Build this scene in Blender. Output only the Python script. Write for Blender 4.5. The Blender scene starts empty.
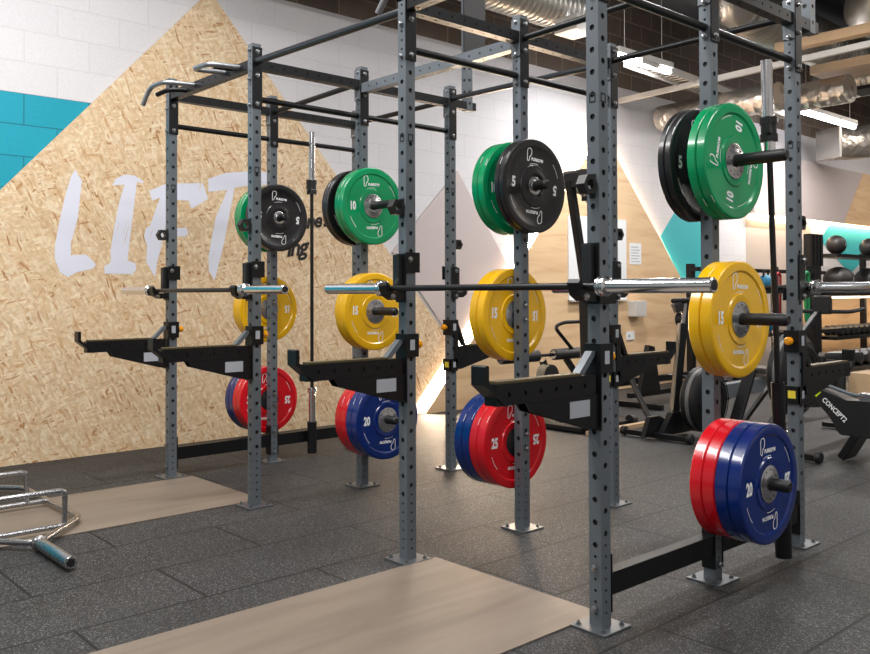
import bpy, bmesh, math, random
from mathutils import Vector, Matrix
random.seed(7)
PI = math.pi
C = bpy.context.scene.collection
R = math.radians

# ------------------------------------------------------------------ materials
def newmat(name):
    m = bpy.data.materials.new(name); m.use_nodes = True
    nt = m.node_tree; b = nt.nodes['Principled BSDF']
    return m, nt, b
def lin(c):
    return tuple(((x/255)/12.92 if x/255 <= .04045 else ((x/255+.055)/1.055)**2.4) for x in c[:3]) + (1,)
def N(nt, t, **kw):
    n = nt.nodes.new(t)
    for k, v in kw.items(): setattr(n, k, v)
    return n
def plain(name, rgb, rough=.5, metal=0, bump=0, bscale=200, spec=.5, coat=0, var=0):
    m, nt, b = newmat(name)
    b.inputs['Base Color'].default_value = lin(rgb)
    b.inputs['Roughness'].default_value = rough; b.inputs['Metallic'].default_value = metal
    b.inputs['Specular IOR Level'].default_value = spec; b.inputs['Coat Weight'].default_value = coat
    tc = N(nt, 'ShaderNodeTexCoord'); no = N(nt, 'ShaderNodeTexNoise')
    no.inputs['Scale'].default_value = bscale; nt.links.new(tc.outputs['Object'], no.inputs['Vector'])
    if bump:
        bp = N(nt, 'ShaderNodeBump'); bp.inputs['Strength'].default_value = bump; bp.inputs['Distance'].default_value = .001
        nt.links.new(no.outputs['Fac'], bp.inputs['Height']); nt.links.new(bp.outputs['Normal'], b.inputs['Normal'])
    mr = N(nt, 'ShaderNodeMapRange'); mr.inputs['To Min'].default_value = max(0, rough-.06); mr.inputs['To Max'].default_value = min(1, rough+.06)
    nt.links.new(no.outputs['Fac'], mr.inputs['Value']); nt.links.new(mr.outputs['Result'], b.inputs['Roughness'])
    return m
def emis(name, rgb, strength):
    m, nt, b = newmat(name)
    b.inputs['Base Color'].default_value = lin(rgb)
    b.inputs['Emission Color'].default_value = lin(rgb); b.inputs['Emission Strength'].default_value = strength
    return m
def ramp(nt, stops):
    r = N(nt, 'ShaderNodeValToRGB'); e = r.color_ramp.elements
    e[0].position, e[0].color = stops[0][0], lin(stops[0][1]); e[1].position, e[1].color = stops[-1][0], lin(stops[-1][1])
    for p, c in stops[1:-1]:
        x = e.new(p); x.color = lin(c)
    return r
def wallcoords(nt):            # y -> X, z -> Y of the texture
    tc = N(nt, 'ShaderNodeTexCoord'); s = N(nt, 'ShaderNodeSeparateXYZ'); c = N(nt, 'ShaderNodeCombineXYZ')
    nt.links.new(tc.outputs['Object'], s.inputs[0]); nt.links.new(s.outputs['Y'], c.inputs['X']); nt.links.new(s.outputs['Z'], c.inputs['Y'])
    nt.links.new(s.outputs['X'], c.inputs['Z'])
    return c.outputs[0]
def block(name, rgb, rgb2, mortar, rough=.7, msize=.005, bstr=.25, nb=.18):
    m, nt, b = newmat(name); v = wallcoords(nt)
    mp = N(nt, 'ShaderNodeMapping'); mp.inputs['Location'].default_value = (.12, .068, 0); nt.links.new(v, mp.inputs['Vector'])
    br = N(nt, 'ShaderNodeTexBrick'); br.inputs['Scale'].default_value = 1; br.inputs['Brick Width'].default_value = .44; br.inputs['Row Height'].default_value = .216
    br.inputs['Mortar Size'].default_value = msize; br.inputs['Mortar Smooth'].default_value = .3; br.inputs['Bias'].default_value = 0
    br.inputs['Color1'].default_value = lin(rgb); br.inputs['Color2'].default_value = lin(rgb2); br.inputs['Mortar'].default_value = lin(mortar)
    nt.links.new(mp.outputs[0], br.inputs['Vector'])
    no = N(nt, 'ShaderNodeTexNoise'); no.inputs['Scale'].default_value = 60; no.inputs['Detail'].default_value = 6; nt.links.new(v, no.inputs['Vector'])
    mx = N(nt, 'ShaderNodeMixRGB', blend_type='MULTIPLY'); mx.inputs[0].default_value = nb
    nt.links.new(br.outputs['Color'], mx.inputs[1]); nt.links.new(no.outputs['Fac'], mx.inputs[2]); nt.links.new(mx.outputs[0], b.inputs['Base Color'])
    b.inputs['Roughness'].default_value = rough
    ad = N(nt, 'ShaderNodeMath', operation='MULTIPLY_ADD'); ad.inputs[1].default_value = -1.2
    nt.links.new(br.outputs['Fac'], ad.inputs[0]); nt.links.new(no.outputs['Fac'], ad.inputs[2])
    bp = N(nt, 'ShaderNodeBump'); bp.inputs['Strength'].default_value = bstr; bp.inputs['Distance'].default_value = .005
    nt.links.new(ad.outputs[0], bp.inputs['Height']); nt.links.new(bp.outputs[0], b.inputs['Normal'])
    return m
def osb_color(nt, v):
    # layered strands: stretched voronoi cells at several angles
    cur = None
    no = N(nt, 'ShaderNodeTexNoise'); no.inputs['Scale'].default_value = 3.5; no.inputs['Detail'].default_value = 3; nt.links.new(v, no.inputs['Vector'])
    wob = N(nt, 'ShaderNodeMixRGB', blend_type='ADD'); wob.inputs[0].default_value = .08; nt.links.new(v, wob.inputs[1]); nt.links.new(no.outputs['Color'], wob.inputs[2])
    for i, (ang, sx, sy, thr) in enumerate([(25, 10, 30, 0), (-35, 9, 36, .45), (80, 11, 40, .5), (5, 9, 52, .55), (-65, 12, 56, .6), (50, 10, 70, .62), (-15, 12, 90, .7), (65, 14, 80, .7)]):
        rot = N(nt, 'ShaderNodeMapping', vector_type='POINT'); rot.inputs['Rotation'].default_value = (0, 0, R(ang)); rot.inputs['Location'].default_value = (i*3.1, i*1.7, 0)
        sc = N(nt, 'ShaderNodeMapping'); sc.inputs['Scale'].default_value = (sx, sy, 1)
        nt.links.new(wob.outputs[0], rot.inputs['Vector']); nt.links.new(rot.outputs[0], sc.inputs['Vector'])
        vo = N(nt, 'ShaderNodeTexVoronoi', voronoi_dimensions='2D'); vo.inputs['Scale'].default_value = 1; vo.inputs['Randomness'].default_value = 1
        nt.links.new(sc.outputs[0], vo.inputs['Vector'])
        sep = N(nt, 'ShaderNodeSeparateColor'); nt.links.new(vo.outputs['Color'], sep.inputs[0])
        rp = ramp(nt, [(0, (178, 128, 84)), (.035, (204, 162, 118)), (.12, (220, 188, 148)), (.6, (228, 202, 165)), (1, (240, 222, 192))])
        nt.links.new(sep.outputs[0], rp.inputs[0])
        if cur is None: cur = rp.outputs[0]
        else:
            gt = N(nt, 'ShaderNodeMath', operation='GREATER_THAN'); gt.inputs[1].default_value = thr; nt.links.new(sep.outputs[1], gt.inputs[0])
            mx = N(nt, 'ShaderNodeMixRGB'); nt.links.new(gt.outputs[0], mx.inputs[0]); nt.links.new(cur, mx.inputs[1]); nt.links.new(rp.outputs[0], mx.inputs[2]); cur = mx.outputs[0]
            if i == 2: mid = sep.outputs[2]
    f = N(nt, 'ShaderNodeTexNoise'); f.inputs['Scale'].default_value = 30; f.inputs['Detail'].default_value = 8; nt.links.new(v, f.inputs['Vector'])
    fr = ramp(nt, [(.25, (205, 190, 170)), (.6, (255, 255, 255))]); nt.links.new(f.outputs['Fac'], fr.inputs[0])
    mu = N(nt, 'ShaderNodeMixRGB', blend_type='MULTIPLY'); mu.inputs[0].default_value = .55; nt.links.new(cur, mu.inputs[1]); nt.links.new(fr.outputs[0], mu.inputs[2])
    return mu.outputs[0], mid
def osb_mat():
    m, nt, b = newmat('osb'); v = wallcoords(nt); col, h = osb_color(nt, v)
    nt.links.new(col, b.inputs['Base Color']); b.inputs['Roughness'].default_value = .55
    bp = N(nt, 'ShaderNodeBump'); bp.inputs['Strength'].default_value = .25; bp.inputs['Distance'].default_value = .002
    nt.links.new(h, bp.inputs['Height']); nt.links.new(bp.outputs[0], b.inputs['Normal']); return m
def brush_mat():
    m, nt, b = newmat('brush_paint'); v = wallcoords(nt); col, h = osb_color(nt, v)
    rot = N(nt, 'ShaderNodeMapping'); rot.inputs['Rotation'].default_value = (0, 0, R(-74)); sc = N(nt, 'ShaderNodeMapping'); sc.inputs['Scale'].default_value = (2.2, 60, 1)
    nt.links.new(v, rot.inputs['Vector']); nt.links.new(rot.outputs[0], sc.inputs['Vector'])
    no = N(nt, 'ShaderNodeTexNoise'); no.inputs['Scale'].default_value = 1; no.inputs['Detail'].default_value = 3; nt.links.new(sc.outputs[0], no.inputs['Vector'])
    gt = N(nt, 'ShaderNodeMath', operation='GREATER_THAN'); gt.inputs[1].default_value = .69; nt.links.new(no.outputs['Fac'], gt.inputs[0])
    mx = N(nt, 'ShaderNodeMixRGB'); mx.inputs[1].default_value = lin((222, 224, 238)); nt.links.new(gt.outputs[0], mx.inputs[0]); nt.links.new(col, mx.inputs[2])
    nt.links.new(mx.outputs[0], b.inputs['Base Color']); b.inputs['Roughness'].default_value = .6; return m
def ply_mat(name, c1, c2, axis, wall=True, rough=.5):
    m, nt, b = newmat(name)
    if wall: v = wallcoords(nt)
    else: v = N(nt, 'ShaderNodeTexCoord').outputs['Object']
    sc = N(nt, 'ShaderNodeMapping'); sc.inputs['Scale'].default_value = (1.2, 9, 1) if axis == 'x' else (9, 1.2, 1); nt.links.new(v, sc.inputs['Vector'])
    no = N(nt, 'ShaderNodeTexNoise'); no.inputs['Scale'].default_value = 1.1; no.inputs['Detail'].default_value = 7; no.inputs['Distortion'].default_value = .7
    nt.links.new(sc.outputs[0], no.inputs['Vector'])
    rp = ramp(nt, [(.3, c1), (.52, c2), (.75, tuple(min(255, x+6) for x in c2))]); nt.links.new(no.outputs['Fac'], rp.inputs[0]); nt.links.new(rp.outputs[0], b.inputs['Base Color'])
    b.inputs['Roughness'].default_value = rough; return m
def rubber_floor():
    m, nt, b = newmat('rubber_tiles')
    tc = N(nt, 'ShaderNodeTexCoord'); s = N(nt, 'ShaderNodeSeparateXYZ'); c = N(nt, 'ShaderNodeCombineXYZ')
    nt.links.new(tc.outputs['Object'], s.inputs[0]); nt.links.new(s.outputs['Y'], c.inputs['X']); nt.links.new(s.outputs['X'], c.inputs['Y'])
    mp = N(nt, 'ShaderNodeMapping'); mp.inputs['Location'].default_value = (-.627+.99*10, -1.70+.4417*20, 0); nt.links.new(c.outputs[0], mp.inputs['Vector'])
    br = N(nt, 'ShaderNodeTexBrick'); br.inputs['Scale'].default_value = 1; br.inputs['Brick Width'].default_value = .99; br.inputs['Row Height'].default_value = .4417
    br.inputs['Mortar Size'].default_value = .007; br.inputs['Mortar Smooth'].default_value = .2; br.inputs['Bias'].default_value = 0
    br.inputs['Color1'].default_value = lin((38, 38, 39)); br.inputs['Color2'].default_value = lin((48, 47, 47)); br.inputs['Mortar'].default_value = lin((18, 18, 19))
    nt.links.new(mp.outputs[0], br.inputs['Vector'])
    vo = N(nt, 'ShaderNodeTexVoronoi', voronoi_dimensions='2D'); vo.inputs['Scale'].default_value = 300; nt.links.new(tc.outputs['Object'], vo.inputs['Vector'])
    sp = N(nt, 'ShaderNodeSeparateColor'); nt.links.new(vo.outputs['Color'], sp.inputs[0])
    rp = ramp(nt, [(0, (18, 18, 19)), (.6, (44, 43, 45)), (.86, (74, 73, 74)), (1, (176, 175, 173))]); nt.links.new(sp.outputs[0], rp.inputs[0])
    mx = N(nt, 'ShaderNodeMixRGB', blend_type='MIX'); mx.inputs[0].default_value = .55; nt.links.new(br.outputs['Color'], mx.inputs[1]); nt.links.new(rp.outputs[0], mx.inputs[2])
    m2 = N(nt, 'ShaderNodeMixRGB'); nt.links.new(br.outputs['Fac'], m2.inputs[0]); nt.links.new(mx.outputs[0], m2.inputs[1]); m2.inputs[2].default_value = lin((16, 16, 17))
    no = N(nt, 'ShaderNodeTexNoise'); no.inputs['Scale'].default_value = 1.3; no.inputs['Detail'].default_value = 4; nt.links.new(tc.outputs['Object'], no.inputs['Vector'])
    r2 = ramp(nt, [(.3, (205, 203, 202)), (.7, (255, 255, 255))]); nt.links.new(no.outputs['Fac'], r2.inputs[0])
    m3 = N(nt, 'ShaderNodeMixRGB', blend_type='MULTIPLY'); m3.inputs[0].default_value = 1; nt.links.new(m2.outputs[0], m3.inputs[1]); nt.links.new(r2.outputs[0], m3.inputs[2])
    nt.links.new(m3.outputs[0], b.inputs['Base Color']); b.inputs['Roughness'].default_value = .62; b.inputs['Specular IOR Level'].default_value = .35
    bp = N(nt, 'ShaderNodeBump'); bp.inputs['Strength'].default_value = .35; bp.inputs['Distance'].default_value = .002
    mm = N(nt, 'ShaderNodeMath', operation='SUBTRACT'); nt.links.new(sp.outputs[1], mm.inputs[0]); nt.links.new(br.outputs['Fac'], mm.inputs[1])
    nt.links.new(mm.outputs[0], bp.inputs['Height']); nt.links.new(bp.outputs[0], b.inputs['Normal'])
    return m
def foil_mat(name, rgb, scale, strength, rough=.22):
    m, nt, b = newmat(name); b.inputs['Base Color'].default_value = lin(rgb); b.inputs['Metallic'].default_value = .85; b.inputs['Roughness'].default_value = rough
    tc = N(nt, 'ShaderNodeTexCoord'); no = N(nt, 'ShaderNodeTexVoronoi', feature='F1'); no.inputs['Scale'].default_value = scale
    nt.links.new(tc.outputs['Object'], no.inputs['Vector'])
    bp = N(nt, 'ShaderNodeBump'); bp.inputs['Strength'].default_value = strength; bp.inputs['Distance'].default_value = .03
    nt.links.new(no.outputs['Distance'], bp.inputs['Height']); nt.links.new(bp.outputs[0], b.inputs['Normal']); return m

M = dict(
 slate=plain('slate_steel', (100, 107, 113), .36, .15, .15, 500), black=plain('black_steel', (19, 20, 22), .38, .1, .15, 500, .35),
 pipe=plain('gunmetal_pipe', (66, 68, 72), .3, .6), plastic=plain('black_plastic', (20, 20, 22), .45), rubberblk=plain('black_rubber', (24, 24, 25), .5),
 chrome=plain('chrome', (222, 223, 226), .17, 1), chrome2=plain('dull_chrome', (170, 170, 172), .28, 1), zinc=plain('zinc', (118, 122, 126), .4, .75, .2, 80),
 shaft=plain('blackened_bar', (38, 37, 38), .35, .5), steelhub=plain('hub_steel', (190, 190, 192), .25, .9), darkhub=plain('dark_hub', (70, 70, 72), .3, .8),
 green=plain('bumper_green', (0, 146, 90), .24, coat=.3), yellow=plain('bumper_yellow', (232, 178, 8), .26, coat=.3), red=plain('bumper_red', (208, 12, 28), .24, coat=.3),
 blue=plain('bumper_blue', (0, 37, 108), .24, coat=.3), blackb=plain('bumper_black', (27, 26, 28), .3, coat=.2), white=plain('white_print', (238, 240, 242), .5),
 label=plain('paper_label', (168, 172, 180), .6), ylabel=plain('warning_label', (235, 212, 60), .6), knob=plain('amber_knob', (240, 160, 10), .25, coat=.5), wear=plain('worn_wear_strip', (84, 72, 46), .5),
 ink=plain('black_ink', (22, 20, 22), .6), grip=plain('grip_chrome', (150, 152, 156), .3, .7),
 osb=osb_mat(), brush=brush_mat(), ply=ply_mat('plywood', (216, 176, 134), (230, 196, 154), 'x'), plydark=ply_mat('plywood_warm', (178, 130, 90), (208, 166, 122), 'y'),
 plat=ply_mat('platform_ply', (108, 96, 85), (119, 107, 95), 'y', wall=False, rough=.45), floor=rubber_floor(),
 wblock=block('white_blockwork', (226, 224, 226), (223, 221, 224), (215, 213, 216)), tblock=block('teal_blockwork', (12, 164, 188), (9, 158, 182), (6, 122, 142)),
 rblock=block('raw_blockwork', (138, 122, 110), (116, 102, 92), (172, 156, 142), .9, .008, .8, .5),
 teal=plain('teal_paint', (58, 176, 184), .6), mauve=plain('mauve_paint', (196, 184, 182), .6), cream=plain('cream_paint', (188, 174, 162), .65), render=plain('wall_render', (206, 204, 202), .8),
 ceil=plain('dark_ceiling', (82, 88, 98), .8), foil=foil_mat('crumpled_foil', (224, 216, 206), 12, .55, .34), galv=plain('galvanised_duct', (205, 202, 196), .34, .8),
 tray=plain('white_tray', (210, 206, 200), .5, .1), board=ply_mat('baffle_board', (206, 172, 132), (226, 194, 156), 'x', wall=False),
 tube=emis('tube_glow', (245, 248, 255), 22), led=emis('warm_led', (255, 226, 190), 11), led2=emis('bright_warm_led', (255, 228, 196), 170), led3=emis('soft_warm_led', (255, 228, 196), 60), screen=emis('blue_screen', (40, 110, 220), 1.2), flood=emis('flood_glow', (235, 245, 255), 60),
 gband=plain('green_band', (30, 150, 90), .6), rband=plain('red_band', (150, 25, 35), .6), bbell=plain('blue_vinyl', (30, 120, 160), .5), grey=plain('grey_mesh', (118, 118, 118), .5, .4),
 ball=plain('ball_rubber', (30, 29, 30), .45, 0, .5, 120), seat=plain('black_vinyl', (34, 34, 36), .4), wood=plain('ash_rail', (190, 160, 125), .5), lime=plain('lime_print', (200, 215, 20), .5))

# ------------------------------------------------------------------ mesh builder
class MB:
    def __init__(s): s.bm = bmesh.new(); s.mats = []
    def mi(s, m):
        if m not in s.mats: s.mats.append(m)
        return s.mats.index(m)
    def addv(s, vs, fs, m, smooth=False, mx=None):
        v = [s.bm.verts.new((mx @ Vector(p)) if mx else p) for p in vs]; k = s.mi(m)
        for f in fs:
            try:
                fc = s.bm.faces.new([v[i] for i in f]); fc.material_index = k; fc.smooth = smooth
            except ValueError: pass
        return v
    def box(s, a, b, m, mx=None, bev=0):
        x0, y0, z0 = a; x1, y1, z1 = b
        v = [(x, y, z) for x in (x0, x1) for y in (y0, y1) for z in (z0, z1)]
        f = [(0, 1, 3, 2), (4, 6, 7, 5), (0, 4, 5, 1), (2, 3, 7, 6), (0, 2, 6, 4), (1, 5, 7, 3)]
        vs = s.addv(v, f, m, mx=mx)
        if bev:
            ed = {e for q in vs for e in q.link_edges}
            try: bmesh.ops.bevel(s.bm, geom=list(ed), offset=bev, segments=2, affect='EDGES', profile=.7)
            except Exception: pass
        return s
    def frame(s, p, q):
        d = (Vector(q)-Vector(p)); L = d.length; z = d.normalized()
        x = Vector((0, 0, 1)).cross(z)
        if x.length < 1e-4: x = Vector((1, 0, 0))
        x.normalize(); y = z.cross(x)
        return Matrix(((x.x, y.x, z.x, p[0]), (x.y, y.y, z.y, p[1]), (x.z, y.z, z.z, p[2]), (0, 0, 0, 1))), L
    def bar(s, p, q, w, h, m, bev=0):      # box from p to q, w across, h up
        mx, L = s.frame(p, q); return s.box((-w/2, -h/2, 0), (w/2, h/2, L), m, mx, bev)
    def lathe(s, prof, m, mx=None, n=32, smooth=True, close=False):   # prof: (z, r)
        vs = []; fs = []
        for z, r in prof:
            for k in range(n): a = 2*PI*k/n; vs.append((r*math.cos(a), r*math.sin(a), z))
        P = len(prof)
        for i in range(P if close else P-1):
            j = (i+1) % P
            for k in range(n): k2 = (k+1) % n; fs.append((i*n+k, i*n+k2, j*n+k2, j*n+k))
        if not close:
            fs.append(tuple(range(n))[::-1]); fs.append(tuple((P-1)*n+k for k in range(n)))
        s.addv(vs, fs, m, smooth, mx); return s
    def cyl(s, p, q, r, m, n=20, r2=None, ch=0):
        mx, L = s.frame(p, q); r2 = r if r2 is None else r2
        pr = [(0, r), (L, r2)] if not ch else [(0, r-ch), (ch, r), (L-ch, r2), (L, r2-ch)]
        return s.lathe(pr, m, mx, n)
    def tube(s, pts, r, m, n=10, fil=0, closed=False):
        P = [Vector(p) for p in pts]
        if fil:
            Q = [P[0]] if not closed else []
            rng = range(1, len(P)-1) if not closed else range(len(P))
            for i in rng:
                a, b, c = P[i-1], P[i], P[(i+1) % len(P)]
                d1 = (a-b); d2 = (c-b); f = min(fil, d1.length*.45, d2.length*.45); a1 = b+d1.normalized()*f; c1 = b+d2.normalized()*f
                for t in (0, .25, .5, .75, 1): Q.append(a1*(1-t)**2 + b*2*t*(1-t) + c1*t*t)
            if not closed: Q.append(P[-1])
            P = Q
        rings = []; up = None; L = len(P)
        for i, p in enumerate(P):
            if closed: t = (P[(i+1) % L]-P[i-1]).normalized()
            else: t = (P[min(i+1, L-1)]-P[max(i-1, 0)]).normalized()
            if up is None:
                up = Vector((0, 0, 1)) if abs(t.z) < .9 else Vector((1, 0, 0))
            x = (up - t*up.dot(t)).normalized(); up = x; y = t.cross(x)
            rings.append([tuple(p + (x*math.cos(2*PI*k/n) + y*math.sin(2*PI*k/n))*r) for k in range(n)])
        vs = [v for g in rings for v in g]; fs = []
        for i in range(L if closed else L-1):
            j = (i+1) % L
            for k in range(n): k2 = (k+1) % n; fs.append((i*n+k, i*n+k2, j*n+k2, j*n+k))
        if not closed: fs.append(tuple(range(n))[::-1]); fs.append(tuple((L-1)*n+k for k in range(n)))
        s.addv(vs, fs, m, True); return s
    def prism(s, pts, d, m, mx=None):   # pts: closed 2-D outline in xy, extruded along z by d
        n = len(pts); vs = [(x, y, 0) for x, y in pts] + [(x, y, d) for x, y in pts]
        fs = [tuple(range(n))[::-1], tuple(range(n, 2*n))] + [(i, (i+1) % n, n+(i+1) % n, n+i) for i in range(n)]
        s.addv(vs, fs, m, mx=mx); return s
    def sphere(s, c, r, m, mx=None, sz=1, n=24):
        pr = [(-r*sz*math.cos(PI*i/14), max(r*math.sin(PI*i/14), .0004)) for i in range(15)]
        return s.lathe(pr, m, Matrix.Translation(c), n)
    def stroke(s, pts, w, d, m, mx, closed=True):  # flat outline ribbon in xy
        n = len(pts); P = [Vector((x, y)) for x, y in pts]; I = []; O = []
        for i in range(n):
            a = P[(i-1) % n] if closed or i else P[0]; c = P[(i+1) % n] if closed or i < n-1 else P[-1]
            t = (c-a).normalized(); nn = Vector((-t.y, t.x)); I.append(P[i]+nn*w/2); O.append(P[i]-nn*w/2)
        vs = [(p.x, p.y, d) for p in I+O]; fs = [(i, (i+1) % n, n+(i+1) % n, n+i) for i in range(n if closed else n-1)]
        s.addv(vs, fs, m, mx=mx); return s
    def text(s, txt, size, m, mx, sx=1, bold=0, spacing=1, shear=0):
        cu = bpy.data.curves.new('t', 'FONT'); cu.body = txt; cu.size = size; cu.align_x = 'CENTER'; cu.align_y = 'CENTER'; cu.offset = bold; cu.space_character = spacing; cu.shear = shear
        cu.resolution_u = 3
        ob = bpy.data.objects.new('t', cu); C.objects.link(ob); bpy.context.view_layer.update()
        me = bpy.data.meshes.new_from_object(ob.evaluated_get(bpy.context.evaluated_depsgraph_get()))
        s.addv([(v.co.x*sx, v.co.y, v.co.z) for v in me.vertices], [tuple(p.vertices) for p in me.polygons], m, mx=mx)
        bpy.data.objects.remove(ob); bpy.data.curves.remove(cu); bpy.data.meshes.remove(me); return s
    def perf(s, L, w, holes, m, mx=None, t=.003, h=None, holes2=None):
        # square tube along local z with round holes on all four sides: holes = [(z, r)]
        hh = w if h is None else h; n = 16; k = s.mi(m)
        for side in range(4):
            ww = w if side % 2 == 0 else hh; off = (hh if side % 2 == 0 else w)/2
            rot = Matrix.Rotation(PI/2*side, 4, 'Z'); T = (mx @ rot) if mx else rot
            hs = holes2 if (holes2 and side % 2) else holes
            edges = [0] + [(hs[i][0]+hs[i+1][0])/2 for i in range(len(hs)-1)] + [L]
            for i, (zc, r) in enumerate(hs):
                z0, z1 = edges[i], edges[i+1]; a = ww/2
                outer = []
                for q in range(n):
                    an = 2*PI*q/n; cx, sy = math.cos(an), math.sin(an); mxx = max(abs(cx), abs(sy)); px, py = cx/mxx, sy/mxx
                    outer.append((px*a, -off, (zc+py*(z1-zc)) if py > 0 else (zc+py*(zc-z0))))
                ring = [(r*math.cos(2*PI*q/n), -off, zc+r*math.sin(2*PI*q/n)) for q in range(n)]
                inn = [(x, y+t, z) for x, y, z in ring]
                fs = [(q, (q+1) % n, n+(q+1) % n, n+q) for q in range(n)] + [(n+q, n+(q+1) % n, 2*n+(q+1) % n, 2*n+q) for q in range(n)]
                s.addv(outer+ring+inn, fs, m, mx=T)
        s.box((-w/2+.006, -hh/2+.006, .002), (w/2-.006, hh/2-.006, L-.002), M['plastic'], mx)  # dark core added inside the tube, standing in for shade behind the holes
        x, y = w/2, hh/2
        for z in (0, L): s.addv([(-x, -y, z), (x, -y, z), (x, y, z), (-x, y, z)], [(0, 1, 2, 3)], m, mx=mx)
        return s
    def mesh(s, name):
        me = bpy.data.meshes.new(name); bmesh.ops.recalc_face_normals(s.bm, faces=s.bm.faces) if getattr(s, 'recalc', True) else None
        for e in s.bm.edges:
            if len(e.link_faces) == 2 and e.calc_face_angle(0) > .6: e.smooth = False
        s.bm.to_mesh(me); s.bm.free()
        for m in s.mats: me.materials.append(m)
        return me
    def build(s, name, parent=None, loc=None):
        return link(name, s.mesh(name), parent, loc)
def link(name, me, parent=None, loc=None, rot=None):
    o = bpy.data.objects.new(name, me); C.objects.link(o)
    if parent: o.parent = parent
    if loc is not None: o.location = loc
    if rot is not None: o.rotation_euler = rot
    return o
def tag(o, label, cat, group=None, kind=None):
    if label: o['label'] = label
    if cat: o['category'] = cat
    if group: o['group'] = group
    if kind: o['kind'] = kind
    return o
def thing(name, label, cat, loc=(0, 0, 0), rz=0, group=None):
    o = bpy.data.objects.new(name, None); C.objects.link(o); o.location = loc; o.rotation_euler = (0, 0, rz); o.empty_display_size = .1
    return tag(o, label, cat, group)
def dup(o, parent=None):
    c = o.copy(); C.objects.link(c)
    if parent: c.parent = parent
    for ch in list(o.children): dup(ch, c)
    return c
def struct(name, mb, label=None):
    o = mb.build(name); o['kind'] = 'structure'
    if label: o['label'] = label
    return o
def TX(u=0, v=0, z=0): return Matrix.Translation((u, v, z))
RX = lambda a: Matrix.Rotation(a, 4, 'X')
RY = lambda a: Matrix.Rotation(a, 4, 'Y')
RZ = lambda a: Matrix.Rotation(a, 4, 'Z')
# frame whose local x = +y world, y = +z world, z = +x world  (faces the room from the left wall / the u+ side)
FACE = Matrix(((0, 0, 1, 0), (1, 0, 0, 0), (0, 1, 0, 0), (0, 0, 0, 1)))
# mirrored face looking towards -x: local x = -y
FACEB = Matrix(((0, 0, -1, 0), (-1, 0, 0, 0), (0, 1, 0, 0), (0, 0, 0, 1)))

# ------------------------------------------------------------------ key dimensions
UB, UE, UH = 1.020, 2.307, 3.332
V2, V3 = .733, 1.4615
S = .052; HT = 2.512; BZ = 1.171; UW = -1.08
COLU = [0, UB, UE, UH]; ROWV = [0, V2, V3]
CEIL = 4.7; Y0, Y1 = -6.0, 22.0; X1 = 8.5

# ------------------------------------------------------------------ the room
struct('floor', MB().box((UW-.2, Y0-.2, -.1), (X1+.2, Y1+.2, 0), M['floor']))
struct('ceiling', MB().box((UW-.2, Y0-.2, CEIL), (X1+.2, Y1+.2, CEIL+.1), M['ceil']))
w = MB()
def wquad(m, z0, z1, y0, y1): w.addv([(UW, y0, z0), (UW, y1, z0), (UW, y1, z1), (UW, y0, z1)], [(0, 1, 2, 3)], m)
ZP = 3.632; ZT = 2.524
wquad(M['tblock'], 0, ZT, Y0, .1); wquad(M['wblock'], ZT, ZP, Y0, .1); wquad(M['wblock'], 0, ZP, .1, Y1); wquad(M['rblock'], ZP, CEIL, Y0, Y1)
w.box((UW-.2, Y0, 0), (UW-.001, Y1, CEIL), M['render'])
# painted teal area right of the plywood triangle, cream and teal areas far along the wall
def paint(pts, m, d=.004): w.prism([(y, z) for y, z in pts], d, m, TX(UW) @ FACE)
paint([(7.08, 1.86), (7.72, 2.50), (8.42, 1.86), (8.42, .36), (8.30, .36)][:4] + [(8.42, .30)], M['teal'])
paint([(9.25, 0), (11.3, 0), (11.3, 2.2), (9.25, 2.2)], M['cream'], .003)
paint([(11.65, 1.99), (12.0, 2.26), (14.6, 2.26), (13.9, 1.95), (12.80, 1.46)], M['teal'], .006)
struct('wall_left', w)
struct('wall_back', MB().box((UW, Y1, 0), (X1, Y1+.2, CEIL), M['render']))
struct('wall_right', MB().box((X1, Y0, 0), (X1+.2, Y1, CEIL), M['render']))
struct('wall_front', MB().box((UW, Y0-.2, 0), (X1, Y0, CEIL), M['render']))

# wall panels
def panel(name, pts, m, x0, d, label, cat, holder=None):
    o = MB().prism([(y, z) for y, z in pts], d, m, TX(x0) @ FACE).build(name); return tag(o, label, cat)
panel('osb_panel', [(-2.38, .002), (2.86, .002), (3.44, .62), (.8166, 3.543)], M['osb'], UW+.008, .014, 'large strand board triangle with white brush lettering fixed to the left wall', 'wall panel')
panel('wall_board', [(2.669, 1.535), (3.46, .665), (4.22, 1.46), (3.505, 2.367)], M['mauve'], UW+.008, .012, 'grey mauve diamond panel between strand board and plywood on the wall', 'wall panel')
panel('plywood_panel', [(3.03, .002), (8.62, .002), (7.48, 1.30), (5.811, 3.03)], M['ply'], UW+.05, .018, 'big plywood triangle standing off the wall behind the ski machine', 'wall panel')
MB().prism([(4.55, 1.08), (5.3, .02), (3.6, .02)], .004, M['plydark'], TX(UW+.068) @ FACE)
def ledline(name, a, b, label, w_=.02, mt='led', x=UW+.022, parts=True):
    (ya, za), (yb, zb) = a, b
    d = Vector((yb-ya, zb-za)).normalized(); n = Vector((-d.y, d.x))*w_/2
    o = MB().prism([(ya+n.x, za+n.y), (ya-n.x, za-n.y), (yb-n.x, zb-n.y), (yb+n.x, zb+n.y)], .012, M[mt], TX(x) @ FACE).build(name)
    return tag(o, label, 'light strip')
ledline('light_strip', (3.06, .08), (5.80, 2.99), 'warm light strip along the left slope of the plywood triangle', .03, 'led2')
ledline('light_strip', (5.84, 2.97), (8.50, .10), 'warm light strip along the right slope of the plywood triangle', .012, 'led3')
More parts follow.
